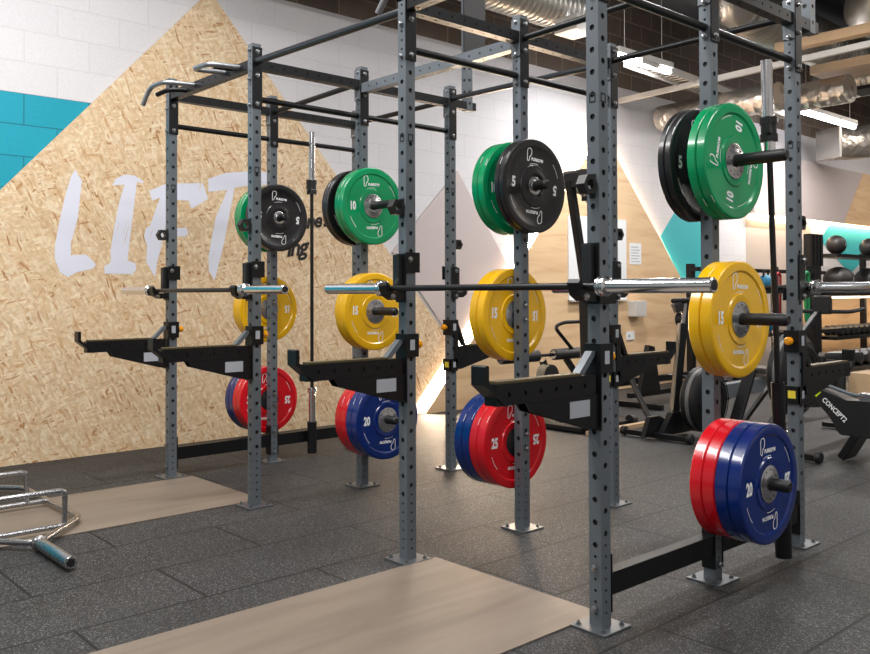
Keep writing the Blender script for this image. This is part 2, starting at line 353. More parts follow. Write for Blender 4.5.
# bulkhead with cove light
bk = thing('wall_bulkhead', 'long boxed bulkhead of mauve and plywood with light beneath, high on far wall', 'bulkhead', (UW, 9.2, 2.28))
MB().prism([(0, 0), (2.98, 0), (3.78, .9), (0, .9)], .16, M['mauve'], FACE).build('mauve_panel', bk)
MB().prism([(2.985, 0), (12.6, 0), (12.6, .9), (3.785, .9)], .16, M['ply'], FACE).build('plywood_panel', bk)
tag(MB().box((UW+.03, 9.3, 2.255), (UW+.13, 21, 2.275), M['led']).build('light_strip'), 'long level light strip under the far bulkhead', 'light strip')

# ---- LIFT lettering
def letters(name, polys, label):
    o = MB()
    for pts, ox, oy in polys:
        q = []
        for px, py in pts:
            q.append(unproject(px/5.033+ox, py/5.033+oy))
        o.addv([(UW+.0235, y, z) for y, z in q], [tuple(range(len(q)))], M['brush'])
    return o
# camera constants (used only to convert measurements of the flat wall lettering into wall positions, and for the camera itself)
FPX, SY, PITCH, YAW, ROLL = 866.4, -47.494, .0157266, -.837003, -.0033887
CAM = Vector((5.18176, -2.42893, 1.15))
Fw = Vector((math.sin(YAW)*math.cos(PITCH), math.cos(YAW)*math.cos(PITCH), math.sin(PITCH)))
Rt0 = Vector((math.cos(YAW), -math.sin(YAW), 0)); Up0 = Rt0.cross(Fw)
Rt = Rt0*math.cos(ROLL)+Up0*math.sin(ROLL); Up = -Rt0*math.sin(ROLL)+Up0*math.cos(ROLL)
def unproject(px, py, x=UW+.022):
    d = Fw+Rt*((px-435)/FPX)+Up*((327+SY-py)/FPX); t = (x-CAM.x)/d.x; p = CAM+d*t
    return (p.y, p.z)
Lp = [(150, 72), (185, 130), (165, 320), (130, 440), (130, 505), (205, 500), (258, 550), (240, 572), (160, 590), (115, 615), (75, 590), (48, 520), (50, 450), (75, 320), (105, 190), (130, 110)]
Ip = [(338, 155), (355, 120), (400, 98), (450, 103), (500, 135), (490, 142), (462, 135), (455, 200), (430, 400), (415, 530), (455, 545), (460, 575), (440, 600), (300, 597), (298, 560), (330, 540), (330, 480), (345, 380), (375, 230), (400, 150), (370, 150)]
Fp = [(45, 155), (130, 120), (315, 115), (343, 195), (258, 247), (245, 205), (160, 200), (130, 330), (130, 345), (235, 340), (243, 370), (225, 385), (120, 385), (85, 520), (75, 590), (30, 510), (35, 430), (20, 385), (28, 345), (50, 330), (100, 190), (60, 205)]
Tp = [(343, 95), (430, 65), (540, 58), (639, 60), (642, 125), (540, 130), (475, 140), (455, 250), (420, 430), (375, 605), (345, 560), (345, 480), (380, 290), (440, 150), (343, 160)]
for nm, pts, ox, oy in (('L', Lp, 45, 155), ('I', Ip, 45, 155), ('F', Fp, 140, 160), ('T', Tp, 140, 160)):
    o = letters('x', [(pts, ox, oy)], '').build('painted_letter')
    tag(o, 'big white brush painted letter %s on the strand board wall' % nm, 'painted letter', 'LIFT lettering on the strand board')
def script(txt, px, py, size, label):
    y, z = unproject(px, py)
    o = MB().text(txt, size, M['ink'], TX(UW+.0235, y, z) @ FACE @ RZ(R(8)), 1, .006, .9, .35).build('painted_script'); tag(o, label, 'lettering')
script("ne's", 317, 221, .175, "black script lettering ne's on strand board beside the standing barbell")
script('ing', 296, 248, .2, 'black script lettering ing on strand board below the other script')

# ------------------------------------------------------------------ the rig
rig = thing('power_rack_rig', 'long slate and black steel squat rig of twelve uprights bolted to the floor', 'squat rig', (0, 0, 0))
UL = HT-.008
holes = [(.045+.0385*i, .0056) for i in range(6)] + [(.277+.0775*i, .0105) for i in range(24)] + [(2.125+.0385*i, .0056) for i in range(10)]
holes2 = [(.045+.0385*i, .0056) for i in range(7)] + [(.277+.03875+.0775*i, .0105) for i in range(24)] + [(2.163+.0385*i, .0056) for i in range(9)]
me_up = MB().perf(UL, S, holes, M['slate'], holes2=holes2).mesh('upright')
bp_ = MB(); bp_.box((-.075, -.075, -.008), (.075, .075, 0), M['zinc'], bev=.002)
for x in (-.052, .052):
    for y in (-.052, .052): bp_.lathe([(0, .011), (.002, .011), (.002, .008), (.009, .008), (.009, .004), (.016, .004)], M['zinc'], TX(x, y), 8)
me_bp = bp_.mesh('base_plate')
mk = MB()
for dx, dz, a, b in ((0, .014, .013, .0025), (0, -.014, .013, .0025)): mk.box((-a, -.001, dz-b), (a, 0, dz+b), M['plastic'])
for dx in (-.0115, .0115): mk.box((dx-.002, -.001, -.014), (dx+.002, 0, .014), M['plastic'])
me_mark = mk.mesh('maker_mark')
bo = MB(); bo.lathe([(0, .0125), (.002, .0125), (.002, .0095), (.009, .0085), (.010, .006)], M['chrome2'], RX(PI/2), 12); me_bolt = bo.mesh('bolt')
uprights = {}
for ci, u in enumerate(COLU):
    for ri, v in enumerate(ROWV):
        up = link('upright', me_up, rig, (u, v, .008)); uprights[ci, ri] = up
        link('base_plate', me_bp, up, (0, 0, 0))
        for zz in (1.815,):
            if ri != 1: link('maker_mark', me_mark, up, (0, -S/2-.0003, zz)); 
            link('maker_mark', me_mark, up, (S/2+.0003, 0, zz), (0, 0, PI/2))
        def bolts(zs, face):
            for z_ in zs:
                if face == 'f': link('bolt', me_bolt, up, (0, -S/2-.006, z_))
                if face == 's': link('bolt', me_bolt, up, (S/2+.006, 0, z_), (0, 0, PI/2))
                if face == 'l': link('bolt', me_bolt, up, (-S/2-.006, 0, z_), (0, 0, -PI/2))
        # top brackets: plates on +u and -v faces with bolts
        tb = MB(); tb.box((S/2, -.03, 2.15), (S/2+.006, .03, 2.485), M['black'], bev=.002)
        tb.box((-.03, S/2, 2.15), (.03, S/2+.006, 2.485), M['black'], bev=.002)
        if ri: tb.box((-.03, -S/2-.006, 2.30), (.03, -S/2, 2.485), M['slate'], bev=.002)
        tb.build('top_bracket', up)
        bolts((2.47, 2.31, 2.17), 'f'); bolts((2.46, 2.33, 2.175), 's')
        if ri < 2 and ci in (0, 3): bolts((.06, .20), 'f' if ri == 0 else 's')
        if ri == 1: bolts((1.01, 1.08, .385, .455) if ci in (0, 2) else (), 's')
# horizontal members
def hbeam(p, q, w_, h_, m, name='crossbeam', perf=True):
    mb = MB(); mx, L = mb.frame(p, q)
    if perf:
        n = int(L/.0775); off = (L-(n-1)*.0775)/2
        mb.perf(L, w_, [(off+.0775*i, .0058) for i in range(n)], m, mx, h=h_)
    else: mb.box((-w_/2, -h_/2, 0), (w_/2, h_/2, L), m, mx, .003)
    return mb.build(name, rig)
def pipe(p, q, r, m, name='pull_up_bar'): return MB().cyl(p, q, r, m, 20).build(name, rig)
ZB = 2.402; ZR = 2.215; h = S/2
for ci, u in enumerate(COLU):
    for a, b in ((0, V2), (V2, V3)):
        hbeam((u, a+h+.006, ZB), (u, b-h-.006, ZB), .05, .052, M['black'])
        pipe((u, a+h+.006, ZR), (u, b-h-.006, ZR), .0165, M['black'])
for (ca, cb) in ((0, 1), (2, 3)):
    ua, ub = COLU[ca], COLU[cb]
    hbeam((ua+h, 0, ZB), (ub-h, 0, ZB), .05, .052, M['black'], 'multi_grip_beam')
    pipe((ua+h, V2, 2.40), (ub-h, V2, 2.42), .0165, M['black'])
    pipe((ua+h, V3, 2.42), (ub-h, V3, 2.42), .0165, M['black'])
pipe((UB+h, 0, 2.415), (UE-h, 0, 2.385), .0185, M['pipe'])
hbeam((UB+h, V2, 2.38), (UE-h, V2, 2.38), .05, .056, M['slate'])
pipe((UB+h, V3, 2.43), (UE-h, V3, 2.41), .0165, M['pipe'])
# multi grips on the front beams
def grips(ub):
    for k, pts in enumerate([[(.35, .0, 2.41), (.30, -.17, 2.41), (.15, -.185, 2.405), (.085, -.205, 2.30)], [(.25, .0, 2.395), (.22, -.10, 2.39), (.12, -.13, 2.37)],
                             [(.89, .0, 2.41), (.85, -.16, 2.41), (.68, -.18, 2.41), (.73, -.0, 2.41)], [(.80, 0, 2.42), (.78, -.10, 2.42)]]):
        o = MB().tube([(ub+a, b-.02, c) for a, b, c in pts], .0145, M['grip'] if k in (0, 2) else M['black'], 12, .05).build('pull_up_grip', rig)
grips(0); grips(UE)
# base beams along the two ends and under the middle
for u in (0, UH):
    for a, b in ((0, V2), (V2, V3)):
        hbeam((u, a+h+.006, .145), (u, b-h-.006, .145), .05, .078, M['black'], 'base_beam', False)
    for v, sg in ((0, 1), (V2, -1), (V2, 1), (V3, -1)):
        MB().box((u-.03, v+(h if sg > 0 else -h-.006), .05), (u+.03, v+(h+.006 if sg > 0 else -h), .25), M['black'], bev=.002).build('beam_flange', rig)
# posts rising to the ceiling from the rear of two frames
for u in (UB, UH):
    hbeam((u, V3+h, ZB), (u, 1.68, ZB), .05, .052, M['black'], 'crossbeam')
    MB().perf(1.2, S, [(.05+.0775*i, .0105) for i in range(15)], M['slate'], TX(u, 1.62, 2.37)).build('ceiling_post', rig)
    MB().box((u+.027, 1.56, 2.75), (u+.037, 1.76, 3.56), M['ink']).build('hanger_plate', rig)
# storage pegs
pg = MB()
pg.lathe([(0, .030), (.006, .030), (.006, .024), (.03, .024), (.285, .024), (.292, .022), (.298, .016)], M['plastic'], RY(PI/2), 24)
me_peg = pg.mesh('storage_peg')
pg = MB(); pg.lathe([(0, .030), (.006, .030), (.006, .024), (.135, .024), (.142, .022), (.147, .016)], M['plastic'], RY(PI/2), 24); me_pegs = pg.mesh('storage_peg')
PZ = [1.668, 1.045, .42]
for ci, u in enumerate(COLU):
    out = -1 if ci in (0, 2) else 1
    for k, z in enumerate(PZ):
        link('storage_peg', me_peg, rig, (u+out*(h+.0005), V2, z), (0, 0, 0) if out > 0 else (0, 0, PI))
    link('storage_peg', me_pegs, rig, (u-out*(h+.0005), V2, PZ[0]), (0, 0, PI) if out > 0 else (0, 0, 0))

# ------------------------------------------------------------------ bumper plates
PR = .2285
LOGO = [(.10, .0), (.02, .12), (.03, .30), (.0, .5), (.0, .82), (.08, .96), (.22, 1.0), (.38, .97), (.47, .84), (.47, .58), (.40, .44), (.28, .34), (.25, .16), (.2, .03)]
def plate_parts(body, txt, t, black=False, hubm='steelhub'):
    R_ = PR; mb = MB()
    rim = .188; hubr = .098; rec = .006 if not black else .005; ht = t/2
    hr = .0262
    def half(sgn):
        p = [(ht-.005, R_), (ht-.001, R_-.004), (ht, R_-.008), (ht, rim+.004), (ht-rec, rim-.004), (ht-rec, hubr+.004), (ht-.001, hubr), (ht-.001, hubr-.012)]
        if black: p += [(ht+.004, .072), (ht+.004, .058), (ht-.004, .052), (ht-.004, hr)]
        else: p += [(ht-.004, .074), (ht-.004, hr)]
        return [(sgn*z, r) for z, r in p]
    A = half(1); B = half(-1)[::-1]
    seam = [(-.0, R_-.0)]
    prof = B + A
    # a shallow groove round the middle of the tread
    mb.lathe(prof, M[body], RY(PI/2), 72, True, close=True)
    me_body = mb.mesh('rubber_disc')
    hb = MB(); r0 = .045 if black else .071
    for sg in (1, -1):
        e = ht-.0036; pr = [(sg*e, hr-.001), (sg*e, r0*.98), (sg*(e+.002), r0), (sg*(e+.0035), r0-.004), (sg*(e+.0035), r0*.62), (sg*(e+.006), r0*.56), (sg*(e+.006), hr-.001)]
        hb.lathe(pr, M[hubm], RY(PI/2), 40, True, close=True)
        if not black:
            for k in range(12):
                a = 2*PI*k/12; hb.lathe([(0, .003), (.0015, .003)], M['darkhub'], TX(sg*(e+.0035) if sg > 0 else sg*(e+.005), .056*math.cos(a), .056*math.sin(a)) @ RY(PI/2), 8)
    me_hub = hb.mesh('steel_hub')
    lt = MB(); lt.recalc = False
    for F in (FACE, FACEB):
        z = ht-rec+.0008
        for s_, ang in ((1, 0), (-1, PI)):
            base = F @ RZ(ang)
            lt.text(txt, .066, M['white'], base @ TX(-.149, 0, z), .66 if len(txt) > 1 else .82, .003)
            lt.stroke([(x*.064, y*.064) for x, y in LOGO], .0044, 0, M['white'], base @ TX(-.062, .116, z) @ RZ(R(-3)))
            lt.text('PUREGYM', .020, M['white'], base @ TX(.012, .127, z), .95, .001)
        for a0 in (20, 200):     # thin white arcs near the rim and hub
            lt.stroke([(.179*math.cos(R(a0+i*3)), .179*math.sin(R(a0+i*3))) for i in range(9)], .0022, 0, M['white'], F @ TX(0, 0, z), False)
            lt.stroke([(.108*math.cos(R(a0+60+i*4)), .108*math.sin(R(a0+60+i*4))) for i in range(9)], .0022, 0, M['white'], F @ TX(0, 0, z), False)
    for k in (.95, 3.05, 5.1):
        for q in range(4): lt.box((t*.36-.001, -.005, 0), (t*.36+.001, .005, .0007), M['white'], RX(k+q*.04) @ TX(0, 0, R_))
    return me_body, me_hub, lt.mesh('lettering')
KINDS = {'black': ('blackb', '5', .03, True, 'steelhub'), 'green': ('green', '10', .040, False, 'steelhub'), 'yellow': ('yellow', '15', .050, False, 'steelhub'),
         'red': ('red', '25', .0525, False, 'darkhub'), 'blue': ('blue', '20', .0525, False, 'steelhub')}
PM = {k: (plate_parts(*v), v[2], v[1]) for k, v in KINDS.items()}
def plate(kind, u, z, rot, label, group):
    (b, hb, lt), t, n = PM[kind]
    o = thing('bumper_plate', label, 'weight plate', (u, V2, z), 0, group); o.rotation_euler = (rot, 0, 0)
    link('rubber_disc', b, o); link('steel_hub', hb, o); link('lettering', lt, o)
names = {0: 'the farthest plate post', 1: 'the second farthest plate post', 2: 'the second nearest plate post', 3: 'the nearest plate post'}
rots = {(0, 'black'): 0, (3, 'green'): R(80), (1, 'green'): 0}
for ci, u in enumerate(COLU):
    out = -1 if ci in (0, 2) else 1; g0 = 'plates on ' + names[ci]
    def stack(kinds, z, sgn):
        x = h+.009; n = len(kinds)
        for i, k in enumerate(kinds):
            t = PM[k][1]; uu = u+sgn*(x+t/2); x += t
            same = [j for j in range(n) if kinds[j] == k]; pos = 'outer' if i == same[-1] else 'inner'
            side = 'right' if sgn > 0 else 'left'
            lab = '%s %s plate numbered %s, %s of the pair, %s side of %s' % (pos, k, PM[k][2], pos, side, names[ci])
            lab = '%s plate numbered %s, %s of its pair on %s' % (k, PM[k][2], pos, names[ci])
            plate(k, uu, z-.0015, rots.get((ci, k), 0)+(R(random.uniform(-4, 4))), lab, g0)
    stack(['black', 'black'], PZ[0], -out); stack(['green', 'green'], PZ[0], out)
    stack(['yellow', 'yellow'], PZ[1], out); stack(['red', 'red', 'blue', 'blue'], PZ[2], out)

# ------------------------------------------------------------------ barbells
def barbell_proto(L=1.975, Ls=1.134):
    o = thing('barbell', '', 'barbell')
    MB().cyl((-Ls/2, 0, 0), (Ls/2, 0, 0), .0125, M['shaft'], 20).build('shaft', o)
    for s_ in (-1, 1):
        mb = MB(); mx = RY(PI/2) if s_ > 0 else RY(-PI/2); mx = TX(s_*Ls/2) @ mx; q = (L-Ls)/2
        mb.lathe([(0, .016), (0, .030), (.004, .0335), (.012, .0335), (.016, .030), (.022, .030), (.026, .034), (.034, .034), (.038, .0235), (q-.003, .0235), (q, .0205)], M['chrome'], mx, 32)
        sl = mb.build('sleeve', o)
        mb = MB(); mb.lathe([(q, .0165), (q+.002, .0165)], M['plastic'], mx, 24); mb.build('end_cap', sl)
    return o
bb = barbell_proto(); bb.location = (.500, -.10, BZ); tag(bb, 'barbell resting in the farther front rack, by the painted letters', 'barbell', 'olympic barbells')
b2 = dup(bb); b2.location = (2.845, -.10, BZ); b2['label'] = 'barbell across the nearer front rack, nearest the camera'
b3 = dup(bb); b3.location = (2.80, V3+.10, BZ); b3['label'] = 'barbell on the rear of the nearer rack, its sleeve cut by the right picture edge'
# standing barbells in floor holders
long_bar = barbell_proto(2.24, 1.36); tag(long_bar, 'x', 'barbell', 'olympic barbells')
def standing(x, y, top, zc, tilt, lab, labh, tall):
    BL = 1.975 if tall else 2.24; o = dup(bb) if tall else long_bar; o.rotation_euler = (0, -PI/2, 0)
    o.rotation_euler = (RX(tilt) @ RY(-PI/2)).to_euler()
    z0 = top-BL/2*math.cos(tilt); ys = lambda z_: y-(z_-.05)*math.sin(tilt)
    o.location = (x, ys(z0), z0); o['label'] = lab
    hd = thing('barbell_holder', labh, 'barbell holder', (x, y, .03), 0, 'upright barbell holders'); hd.rotation_euler = (tilt, 0, 0)
    MB().lathe([(0, .0255), (0, .034), (.22, .034), (.22, .0255)], M['black'], None, 24, close=True).build('tube', hd)
    if tall: MB().lathe([(.22, .0245), (.22, .0275), (.74, .0275), (.74, .0245)], M['black'], None, 24, close=True).build('upper_tube', hd)
    MB().box((-.05, -.03, .08), (-.033, .03, .15), M['black']).build('mounting_plate', hd)
    cc = thing('bar_collar', labh.replace('floor tube holding', 'lock collar on'), 'bar collar', (x, ys(zc), zc), 0, 'lock collars'); cc.rotation_euler = (tilt, 0, 0)
    MB().lathe([(-.05, .0242), (-.05, .036), (-.02, .036), (-.02, .032), (.02, .032), (.02, .036), (.05, .036), (.05, .0242)], M['plastic'], None, 20, close=True).build('ring', cc)
    MB().box((.012, -.055, -.02), (.03, -.03, .05), M['plastic'], bev=.003).build('lever', cc)
    return o
standing(.06, 1.02, 2.29, 1.90, 0, 'barbell standing upright beside the far black base beam', 'black floor tube holding the far standing barbell', False)
standing(3.432, 1.13, 2.121, 1.83, R(3.1), 'barbell standing upright behind the nearest coloured plates', 'black floor tube holding the near standing barbell', True)

# ------------------------------------------------------------------ j-cups, safety arms, hex rings
def jcup(u, v, sg, label):           # sg -1: hooks toward -y ; +1 toward +y
    o = thing('bar_hook', label, 'bar hook', (u, v, BZ), 0 if sg < 0 else PI, 'bar hooks on the rig')
    mb = MB(); k = h+.0035
    low = abs(u-UH) < .01
    za, zb_ = (-.06, .0) if low else (.068, .155)
    mb.box((-k-.006, -k-.006, -.06), (-k, .02, .15), M['black'], bev=.001)
    mb.box((-k, -k-.006, -.06), (k, -k, .15), M['black'])
    mb.box((k, -k-.006, za), (k+.006, k+.014, zb_), M['black'], bev=.001)
    mb.build('bracket', o)
    MB().box((-k+.004, -k-.03, -.01), (k-.016, -k-.007, .145), M['plastic'], bev=.003).build('liner', o)
    mb = MB(); pr = [(-k, -.05), (-.09, -.05), (-.125, -.03), (-.14, .012), (-.13, .025), (-.118, .02), (-.112, -.005), (-.088, -.0155), (-k, -.0155)]
    mb.prism(pr, .05, M['black'], TX(-.025) @ FACE); mb.build('hook', o)
    for (x, y, z) in ((-k-.0065, -.02, .125), (-k-.0065, -.02, -.04)):
        link('bolt', me_bolt, o, (x, y, z), (0, 0, -PI/2))
    link('bolt', me_bolt, o, (.0255, -.10, -.035), (0, 0, PI/2)); (None if low else link('bolt', me_bolt, o, (k+.0065, -.012, .125), (0, 0, PI/2)))
nm = ['the farthest upright', 'the second upright', 'the third upright', 'the nearest upright']
rn = ['behind the farthest upright pair', 'right of the far standing barbell', 'seen behind the nearest upright', 'beside the right hand plates']
for i, u in enumerate(COLU):
    jcup(u, 0, -1, 'black bar hook on %s of the front row' % nm[i])
for i, u in ((1, UB), (2, UE), (3, UH)):
    jcup(u, V3, 1, 'black bar hook on the rear row upright %s' % rn[i])
me_arm = {}
def arm(u, v, sg, label):
    o = thing('safety_arm', label, 'safety arm', (u, v, 0), 0 if sg < 0 else PI, 'safety spotter arms')
    k = h+.004; y1 = -.535; dz = 0 if sg < 0 else -.072; T0 = TX(0, 0, dz)
    mb = MB(); mx, L = mb.frame((0, -k-.02, .838+dz), (0, y1, .838+dz)); n = 6
    mb.perf(L, .052, [(.06+.074*i, .0075) for i in range(n)], M['black'], mx, h=.066); mb.build('beam', o)
    MB().box((-.02, y1+.01, .8712), (.02, -.12, .880), M['wear'], T0, bev=.002).build('wear_strip', o)
    mb = MB(); pr = [(y1+.005, .88), (y1+.005, .80), (y1+.03, .80), (-.56, .86), (-.588, .885), (-.588, .93), (-.575, .935), (-.535, .93), (-.535, .885)]
    pr = [(-.50, .803), (-.588, .872), (-.588, .928), (-.582, .932), (-.575, .932), (-.571, .928), (-.571, .880), (-.483, .806)]
    mb.prism(pr, .06, M['black'], T0 @ TX(-.03) @ FACE); mb.build('end_flange', o)
    gus = [(-.40, .804), (-k, .804), (-k, .69), (-.07, .69), (-.38, .775)] if sg < 0 else [(-.40, .804), (-k, .804), (-k, .722), (-.07, .722), (-.36, .79)]
    mb = MB(); mb.prism(gus, .008, M['black'], T0 @ TX(.018) @ FACE)
    mb.prism(gus, .008, M['black'], T0 @ TX(-.026) @ FACE); mb.build('gusset', o)
    MB().box((.0265, -.19, .735), (.0275, -.085, .79), M['label']).build('label_plate', o)
    mb = MB(); mb.prism([(-.13, .874+dz), (-.055, .95), (-.04, .95), (-.04, .935), (-.10, .874+dz)], .03, M['slate'] if sg < 0 else M['black'], TX(-.015) @ FACE); mb.build('brace', o)
    mb = MB()   # sleeve round the upright
    for z0, z1 in ((.875, .975), (.68, .875)):
        t = .006
        mb.box((-k-t, -k-t, z0), (k+t, -k, z1), M['black'])
        if z0 > .8: mb.box((k, -k, z0), (k+t, k, z1), M['black'])
        mb.box((-k-t, -k, z0), (-k, (k if z0 > .8 else 0), z1), M['black'])
        if z0 > .8: mb.box((-k-t, k, z0), (k+t, k+t, z1), M['black'])
    mb.build('sleeve', o)
    sd = k+.0065
    MB().box((sd if sg < 0 else -sd-.001, -.014, .905), (sd+.001 if sg < 0 else -sd, .012, .95), M['label']).build('rating_label', o)
    kn = MB(); kn.lathe([(0, .009), (.012, .009), (.012, .016), (.018, .0195), (.034, .0195), (.04, .016), (.043, .010)], M['knob'], TX(0, k+.006, .927) @ RX(-PI/2), 10, False)
    kn.build('pull_pin_knob', o)
    if sg > 0:
        mb = MB(); mb.box((-k-.006, -.03, .64), (k+.006, -k, .72), M['black']); mb.box((-k-.006, -.03, .64), (-k, k+.006, .72), M['black']); mb.box((-k-.006, k, .64), (k+.006, k+.006, .72), M['black']); mb.build('lower_sleeve', o)
        MB().box((-.018, k+.0062, .665), (.018, k+.0072, .70), M['ylabel']).build('warning_label', o)
        MB().box((-k-.0072, -.01, .665), (-k-.0062, .012, .70), M['label']).build('rating_label', o)
for i, u in enumerate(COLU): arm(u, 0, -1, 'black safety arm reaching left from %s of the front row' % nm[i])
for i, u in ((1, UB), (2, UE), (3, UH)): arm(u, V3, 1, 'black safety arm reaching backward from the rear row upright %s' % rn[i])
def hexring(u, v, sg, z, label):
    o = thing('band_ring', label, 'band ring', (u, v, z), 0 if sg < 0 else PI, 'hex rings on the rig')
    mb = MB(); n = 6; c = (0, -h-.034, 0)
    for (r0, r1, d) in ((.019, .037, .036),):
        vs = []; fs = []
        for x in (-d/2, d/2):
            for r in (r0, r1):
                for i in range(n): a = PI/3*i; vs.append((x, c[1]+r*math.cos(a), r*math.sin(a)))
        for i in range(n):
            j = (i+1) % n
            fs += [(i, j, n+j, n+i), (2*n+i, 3*n+i, 3*n+j, 2*n+j), (n+i, n+j, 3*n+j, 3*n+i), (i, 2*n+i, 2*n+j, j)]
        mb.addv(vs, fs, M['plastic'])
    mb.build('ring', o)
    MB().box((-.012, -h-.006, -.045), (.012, -h-.0005, .04), M['plastic'], bev=.002).build('bracket', o)
for i, u in enumerate(COLU): hexring(u, 0, -1, 1.52, 'black hexagonal ring on %s of the front row' % nm[i])
for i, u in ((1, UB), (2, UE), (3, UH)): hexring(u, V3, 1, 1.47, 'black hexagonal ring on the rear row upright %s' % rn[i])

# ------------------------------------------------------------------ lifting platforms and trap bar
tag(MB().box((.09, -2.6, .0005), (.93, .10, .006), M['plat'], bev=.001).build('lifting_platform'), 'pale plywood lifting platform set in the floor under the chrome trap bar', 'platform', 'plywood lifting platforms')
tag(MB().box((2.375, -2.6, .0005), (3.262, .10, .006), M['plat'], bev=.001).build('lifting_platform'), 'pale plywood lifting platform in the foreground of the nearer rack', 'platform', 'plywood lifting platforms')
tb = thing('trap_bar', 'chrome hexagonal trap bar lying on the floor at the left', 'trap bar', (.31, -1.275, 0))
r = .014; z = .036
hexp = [(.78, .13, z), (.42, .43, z), (-.0, .44, z), (-.42, .43, z), (-.78, .13, z), (-.42, -.43, z), (0, -.44, z), (.42, -.43, z)]
hexp = [(.78, .14, z), (.44, .44, z), (-.44, .44, z), (-.78, .14, z), (-.44, -.16, z), (.44, -.16, z)]
MB().tube([(a, b, c) for a, b, c in hexp], r, M['chrome2'], 12, .05, closed=True).build('hex_frame', tb)
for sg in (-1, 1):
    mb = MB(); mx = TX(sg*.77, .14, z) @ (RY(PI/2) if sg > 0 else RY(-PI/2))
    mb.lathe([(0, .03), (.004, .034), (.02, .034), (.024, .027), (.40, .027), (.404, .0245)], M['chrome2'], mx, 32); s_ = mb.build('sleeve', tb)
    MB().lathe([(.404, .017), (.406, .017)], M['plastic'], mx, 20).build('end_cap', s_)
for x in (.55, -.03):
    MB().tube([(x, .33, z), (x, .33, .205), (x, -.05, .205), (x, -.05, z)], .0135, M['chrome2'], 12, .03).build('raised_handle', tb)
    ya, yb = (-.05, .335) if x > .4 else (-.16, .44)
    MB().cyl((x, ya, z), (x, yb, z), .0135, M['chrome2'], 12).build('lower_handle', tb)

# ------------------------------------------------------------------ machines behind
def foot(o, y, x0, x1):
    MB().bar((x0, y, .035), (x1, y, .035), .05, .04, M['black'], .006).build('front_foot', o)
    for x in (x0, x1): MB().cyl((x-.02, y, .04), (x+.02, y, .04), .038, M['plastic'], 16, ch=.006).build('foot_wheel', o)
def flywheel(o, x, y, z, r, wd):
    mb = MB(); mx = TX(x, y, z) @ RY(PI/2)
    mb.lathe([(-wd/2, r*.55), (-wd/2, r*.86), (-wd/2+.03, r), (-wd*.1, r)], M['plastic'], mx, 40)
    mb.lathe([(wd*.12, r), (wd/2-.03, r), (wd/2, r*.86), (wd/2+.01, r*.5), (wd/2+.03, r*.3)], M['plastic'], mx, 40)
    mb.build('flywheel_housing', o)
    MB().lathe([(-wd*.12, r*.985), (wd*.14, r*.985)], M['grey'], mx, 40).build('perforated_band', o)
    mb = MB()
    for rr in (.4, .55, .7, .82):
        mb.tube([(x+wd/2+.015, y+r*rr*math.cos(a*PI/18), z+r*rr*math.sin(a*PI/18)) for a in range(36)], .004, M['black'], 6, closed=True)
    for a in range(8):
        mb.cyl((x+wd/2+.015, y, z), (x+wd/2+.012, y+r*.86*math.cos(a*PI/4), z+r*.86*math.sin(a*PI/4)), .004, M['black'], 6)
    mb.build('fan_guard', o)
def monitor(o, x, y, z, name='monitor'):
    m_ = MB().box((x-.09, y-.03, z), (x+.09, y+.03, z+.13), M['plastic'], bev=.01).build(name, o)
    MB().box((x-.065, y-.0315, z+.03), (x+.065, y-.0305, z+.11), M['ink']).build('screen', m_)
A = thing('rowing_machine', 'black air rowing machine with tall post, standing behind the yellow plates', 'rowing machine', (1.5, 3.75, 0))
foot(A, -.36, -.50, .10); flywheel(A, .0, 0, .30, .255, .16)
mb = MB(); mb.prism([(-.5, .03), (.12, .03), (-.30, .18), (-.42, .18)], .04, M['black'], TX(-.25, 0) @ FACE); mb.prism([(-.36, .03), (.1, .03), (-.02, .2), (-.2, .2)], .05, M['black'], TX(-.20, 0) @ FACE); mb.build('leg_casting', A)
MB().bar((-.22, -.10, .05), (-.17, -.02, .90), .07, .06, M['black'], .01).build('post', A)
MB().bar((-.17, -.02, .90), (-.16, 0, 1.06), .03, .025, M['chrome2'], .004).build('neck', A)
MB().cyl((-.28, 0, 1.08), (-.02, 0, 1.09), .02, M['plastic'], 14, ch=.004).build('handle', A)
MB().bar((-.24, .02, 1.07), (-.22, .04, 1.0), .12, .10, M['plastic'], .01).build('monitor', A)
MB().cyl((-.24, .03, .93), (-.18, .03, .93), .055, M['plastic'], 16).build('cable_pulley', A)
MB().bar((-.05, .2, .33), (-.05, 2.0, .36), .08, .12, M['slate'], .01).build('slide_rail', A)
MB().box((-.17, .95, .44), (.07, 1.25, .49), M['seat'], bev=.02).build('seat', A)
mb = MB(); mb.bar((-.1, 1.95, .34), (-.3, 2.0, .02), .04, .04, M['black']); mb.bar((0, 1.95, .34), (.2, 2.0, .02), .04, .04, M['black']); mb.build('rear_leg', A)
mb = MB(); mb.bar((.14, .2, .06), (.16, .45, .52), .10, .03, M['black'], .006); mb.bar((.22, .1, .06), (.3, .5, .4), .03, .03, M['black']); mb.build('foot_plate', A)
B = thing('exercise_bike', 'black air bike with raised flywheel, behind the right hand upright', 'exercise bike', (2.16, 3.85, 0))
foot(B, -.48, -.12, .42); flywheel(B, .02, 0, .54, .30, .16)
MB().bar((0, -.45, .05), (0, -.02, .40), .06, .06, M['black'], .01).build('front_leg', B)
MB().bar((0, .05, .75), (.10, .35, 1.05), .045, .04, M['plastic'], .01).build('handle_post', B)
MB().box((.04, .28, .98), (.16, .36, 1.12), M['plastic'], bev=.012).build('monitor', B)
MB().tube([(-.15, .50, 1.02), (-.12, .34, 1.0), (.3, .34, 1.0), (.33, .50, 1.02)], .015, M['plastic'], 10, .04).build('handlebar', B)
MB().bar((0, .2, .32), (0, 1.1, .25), .07, .09, M['black'], .01).build('frame', B)
